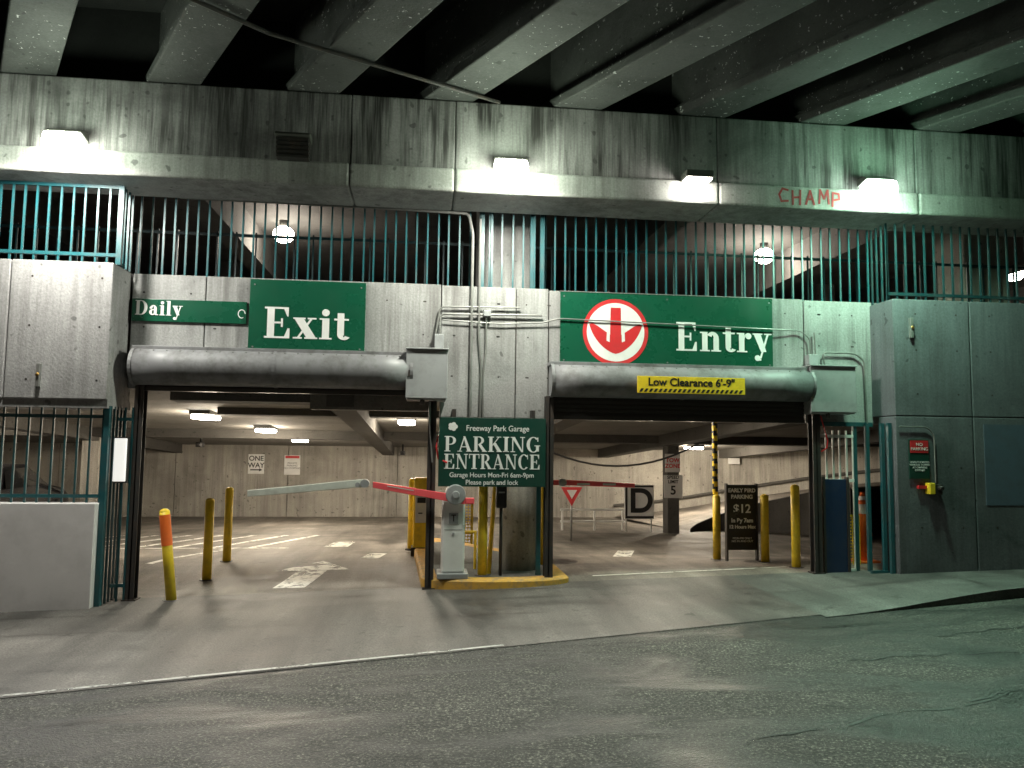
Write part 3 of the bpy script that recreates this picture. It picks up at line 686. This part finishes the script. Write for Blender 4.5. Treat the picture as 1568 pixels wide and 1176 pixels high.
# ---------------------------------------------------------------- kerb island
isl=empty('kerb_island'); bm=B()
out=[]
for i in range(13):
    a=math.pi+math.pi*i/12; out.append((-.18+ .98*math.cos(a),.02+.34*math.sin(a)))
out+= [(.80,1.0),(.55,2.2),(-.9,4.4),(-1.35,4.3)]
def ring(z,k=1): return [bm.verts.new((x*1.0+(1-k)*(-.2-x)*1,y+(1-k)*(.8-y),z)) for x,y in out]
a=ring(-.12);b=ring(.085);c=ring(.11,.97);d=ring(.11,.80)
for p,q in ((a,b),(b,c),(c,d)):
    for i in range(len(p)): bm.faces.new((p[i],p[(i+1)%len(p)],q[(i+1)%len(p)],q[i]))
mk('kerb_edge',bm,M['kerby'],isl)
bm=B(); poly(bm,[(x+.2*(-.2-x),y+.2*(.8-y),.112) for x,y in out]); mk('island_top',bm,M['walk'],isl)

# ---------------------------------------------------------------- barrier gates
def barrier(name,x,y,segs,w=.15,top=1.13,z0=.11):
    e=empty(name)
    part('housing',M['white'],e,lambda bm:box(bm,x-w,x+w,y-.17,y+.17,z0+.07,top),.03)
    part('plinth',M['ebox'],e,lambda bm:box(bm,x-w-.05,x+w+.05,y-.22,y+.22,z0,z0+.07),.01)
    part('cap',M['ebox'],e,lambda bm:box(bm,x-w-.01,x+w+.01,y-.18,y+.18,top,top+.05),.02)
    part('badge',M['ebox'],e,lambda bm:box(bm,x-.06,x+.06,y-.176,y-.17,top-.32,top-.18))
    part('badge_lettering',M['steel'],e,lambda bm:(box(bm,x-.03,x+.03,y-.178,y-.176,top-.215,top-.2),box(bm,x-.008,x+.008,y-.178,y-.176,top-.29,top-.215)))
    part('access_panel',M['ebox'],e,lambda bm:(box(bm,x-w+.03,x+w-.03,y-.173,y-.168,top-.395,top-.39),box(bm,x-.015,x+.015,y-.18,y-.168,top-.46,top-.43)))
    part('pivot',M['ebox'],e,lambda bm:(cyl(bm,(x+.02,y-.26,top+.06),(x+.02,y+.12,top+.06),.13,seg=24),cyl(bm,(x+.02,y-.29,top+.06),(x+.02,y-.26,top+.06),.05)),.01)
    for i,(p,q,m,hh) in enumerate(segs):
        bm=B(); p=Vector(p);q=Vector(q)
        n=Vector((0,0,hh/2)); t=Vector((0,.02,0)); 
        v=[bm.verts.new(c) for c in (p-n-t,p+n-t,p+n+t,p-n+t,q-n*.8-t,q+n*.8-t,q+n*.8+t,q-n*.8+t)]
        for f in ((0,1,2,3),(4,7,6,5),(0,4,5,1),(1,5,6,2),(2,6,7,3),(3,7,4,0)): bm.faces.new([v[k] for k in f])
        mk('arm_%d'%i,bm,M[m],e,.006)
    return e
e=barrier('barrier_gate',-.76,-.02,[((-.62,-.25,1.12),(-1.25,-.25,1.22),'armred',.11),((-1.25,-.25,1.222),(-1.80,-.25,1.31),'armred',.095),((-1.92,-.25,1.33),(-3.35,-.25,1.19),'arm',.10)])
part('elbow',M['ebox'],e,lambda bm:(cyl(bm,(-1.9,-.30,1.325),(-1.9,-.2,1.325),.055,seg=16),cyl(bm,(-1.99,-.31,1.31),(-1.99,-.19,1.31),.03)))
part('arm_stripe',M['arm'],e,lambda bm:prism(bm,[(-1.62,1.29),(-1.62,1.30),(-1.28,1.245),(-1.28,1.235)],-.2735,-.27))
part('counterweight',M['armred'],e,lambda bm:box(bm,-.62,-.5,-.28,-.22,1.07,1.15),.01)
e=barrier('barrier_gate',.30,1.5,[((.30,1.25,1.27),(.95,1.25,1.29),'armred',.09),((.95,1.25,1.29),(2.05,1.25,1.25),'armred',.08)],top=1.16)
part('elbow',M['ebox'],e,lambda bm:cyl(bm,(.93,1.2,1.29),(.93,1.3,1.29),.06,seg=16))
part('arm_stripe',M['arm'],e,lambda bm:[box(bm,x,x+.2,1.226,1.229,1.25,1.28) for x in (1.15,1.55)])
def ticket(x,y,z0,top,mat):
    e=empty('ticket_machine')
    part('cabinet',mat,e,lambda bm:box(bm,x-.13,x+.13,y-.15,y+.15,z0,top),.03)
    part('face',M['white'],e,lambda bm:box(bm,x-.1,x+.1,y-.165,y-.15,top-.75,top-.28),.01)
    part('screen',M['black'],e,lambda bm:(box(bm,x-.07,x+.07,y-.172,y-.165,top-.42,top-.33),box(bm,x-.05,x+.02,y-.172,y-.165,top-.6,top-.58)))
    part('base',M['steel'],e,lambda bm:box(bm,x-.16,x+.16,y-.18,y+.18,z0-.1,z0+.04))
ticket(-1.18,3.0,.08,1.28,M['yellow'])
e=empty('card_reader')
part('case',M['black'],e,lambda bm:box(bm,-.19,-.05,-.05,.08,1.0,1.32),.02)
part('stand',M['steel'],e,lambda bm:cyl(bm,(-.12,.03,.1),(-.12,.03,1.0),.022))
part('slot',M['ebox'],e,lambda bm:box(bm,-.16,-.08,-.056,-.049,1.2,1.22))

# ---------------------------------------------------------------- bollards
def bollard(x,y,h=1.1,r=.062,lean=(0,0),tip=None,z0=None):
    e=empty('bollard'); z=gz(x,y) if z0 is None else z0
    p0=Vector((x,y,z)); p1=Vector((x+lean[0],y+lean[1],z+h))
    bm=B(); cyl(bm,p0,p1,r,seg=20); 
    bmesh.ops.create_uvsphere(bm,u_segments=20,v_segments=10,radius=r,matrix=Matrix.Translation(p1)@Matrix.Diagonal((1,1,.7,1)))
    for f in bm.faces:f.smooth=True
    mk('post',bm,M['yellow'],e,fix=False)
    if tip: part('wrap',tip,e,lambda bm:cyl(bm,p0.lerp(p1,.62),p0.lerp(p1,.97),r+.004,seg=20,cap=False))
    part('footing',M['steel'],e,lambda bm:cyl(bm,p0-Vector((0,0,.02)),p0+Vector((0,0,.012)),r+.04,seg=20))
bollard(-4.22,-.20,1.08,lean=(-.13,0),tip=M['orange']); bollard(-4.15,1.1,1.1); bollard(-4.2,2.4,1.12)
bollard(3.58,1.85,1.0); bollard(3.88+.24,1.25,1.0); bollard(4.22,.45,1.15)
bollard(-.36,.05,1.2,.062,z0=.11); bollard(-1.35,3.6,1.2,z0=0); bollard(.62,1.0,1.1,z0=.1)
yr=empty('yellow_guard_rail'); bm=B(); tube(bm,[Vector((-.26,.2,.1)),Vector((-.19,.2,1.3))],.03); tube(bm,[Vector((-.62,.6,.1)),Vector((-.62,.6,.62)),Vector((-.42,.6,.62)),Vector((-.42,.6,.1))],.02); mk('rail',bm,M['yellow'],yr)
def mesh_panel(name,x0,x1,y,z0,z1,sp=.045):
    bm=B(); x=x0
    while x<=x1+.001: box(bm,x-.006,x+.006,y-.005,y+.005,z0,z1); x+=sp
    z=z0
    while z<=z1+.001: box(bm,x0,x1,y+.006,y+.014,z-.006,z+.006); z+=sp
    box(bm,x0-.03,x0,y-.02,y+.02,z0-.02,z1+.03); box(bm,x1,x1+.03,y-.02,y+.02,z0-.02,z1+.03); box(bm,x0,x1,y-.02,y+.02,z1,z1+.03)
    mk(name,bm,M['yellow'])
mesh_panel('yellow_mesh_barrier',-.60,-.42,1.6,.35,1.0); mesh_panel('yellow_mesh_barrier',4.9,5.2,.5,.1,.85)
e=empty('striped_height_pole')
bm=B(); zb,zt=1.0,2.5; n=36
for i in range(n):
    z=lerp(zb,zt,i/n); seg=16
    for j in range(seg):
        a0=2*math.pi*j/seg; a1=2*math.pi*(j+1)/seg
        f=poly(bm,[(3.62+.045*math.cos(a),2.0+.045*math.sin(a),zz) for a,zz in ((a0,z),(a1,z),(a1,z+(zt-zb)/n),(a0,z+(zt-zb)/n))])
        f.material_index=int((i/1.8+j/seg*2.0)%2<1)
mk('pole',bm,[M['black'],M['yellow']],e)
e=empty('teal_post'); part('post',M['teal'],e,lambda bm:(box(bm,.36,.42,.05,.11,.1,2.3),box(bm,.355,.425,.045,.115,.1,.14))); 
def cone(x,y,n=1):
    e=empty('traffic_cone'); z=gz(x,y)+.01
    part('base',M['orange'],e,lambda bm:box(bm,x-.17,x+.17,y-.17,y+.17,z,z+.035),.01)
    def c(bm):
        for k in range(n): cyl(bm,(x,y,z+.03+k*.12),(x,y,z+.68+k*.12),.13,.03,seg=24)
    part('body',M['orange'],e,c)
    part('reflective_band',M['white'],e,lambda bm:(cyl(bm,(x,y,z+.36+(n-1)*.12),(x,y,z+.50+(n-1)*.12),.087,.066,seg=24,cap=False),cyl(bm,(x,y,z+.56+(n-1)*.12),(x,y,z+.62+(n-1)*.12),.057,.046,seg=24,cap=False)))
cone(5.42,.72,4)
# parked car (tail towards the street)
e=empty('parked_car')
def carbody(bm):
    side=[(0,.35),(0,.80),(.08,1.0),(.45,1.44),(1.9,1.46),(2.75,1.02),(3.9,.88),(4.3,.7),(4.35,.35)]
    w=.87
    def ww(z): return w-(.17 if z>1.2 else 0)
    A_=[bm.verts.new((-ww(z),y,z)) for y,z in side]; B_=[bm.verts.new((ww(z),y,z)) for y,z in side]
    bm.faces.new(A_);bm.faces.new(B_[::-1])
    for i in range(len(A_)): bm.faces.new((A_[i],B_[i],B_[(i+1)%len(A_)],A_[(i+1)%len(A_)]))
part('body',M['carp'],e,carbody,.06)
part('rear_window',M['glass'],e,lambda bm:poly(bm,[(-.72,.10,1.05),(.72,.10,1.05),(.62,.40,1.40),(-.62,.40,1.40)]))
part('side_windows',M['glass'],e,lambda bm:[poly(bm,[(s_*.86,.35,1.03),(s_*.725,.6,1.38),(s_*.725,1.85,1.40),(s_*.86,2.6,1.03)]) for s_ in (-1,1)])
part('tail_lights',M['red'],e,lambda bm:[box(bm,s_*.78-.09,s_*.78+.09,-.02,.06,.78,.95) for s_ in (-1,1)],.01)
part('wheels',M['black'],e,lambda bm:[cyl(bm,(s_*.72,y_,.33),(s_*.9,y_,.33),.33,seg=24) for y_ in (.85,3.5) for s_ in (-1,1)])
part('bumper',M['carp'],e,lambda bm:box(bm,-.85,.85,-.08,.05,.35,.6),.03)
e.location=(-9.75,4.8,gz(-9.7,4.8)); e.rotation_euler=(0,0,math.radians(8))

# ---------------------------------------------------------------- world / sky
w=bpy.data.worlds.new("World"); S.world=w; w.use_nodes=True
nt=w.node_tree; sky=nt.nodes.new('ShaderNodeTexSky'); sky.sky_type='NISHITA'; sky.sun_disc=False
sky.sun_elevation=math.radians(-2); sky.sun_rotation=math.radians(200)
bg=nt.nodes['Background']; nt.links.new(sky.outputs[0],bg.inputs[0]); bg.inputs[1].default_value=.15

# ---------------------------------------------------------------- camera
cam=bpy.data.cameras.new('camera'); co=bpy.data.objects.new('camera',cam); COL.objects.link(co)
cam.sensor_width=36; cam.lens=36*1178/1568; cam.clip_end=1000
R=Matrix.Rotation(math.radians(-6.5),4,'Z')@Matrix.Rotation(math.radians(94.75),4,'X')@Matrix.Rotation(math.radians(.69),4,'Z')
co.matrix_world=Matrix.Translation((-1.17,-10.3,1.8))@R
S.camera=co
S.view_settings.view_transform='Standard'; S.view_settings.look='None'; S.view_settings.exposure=0
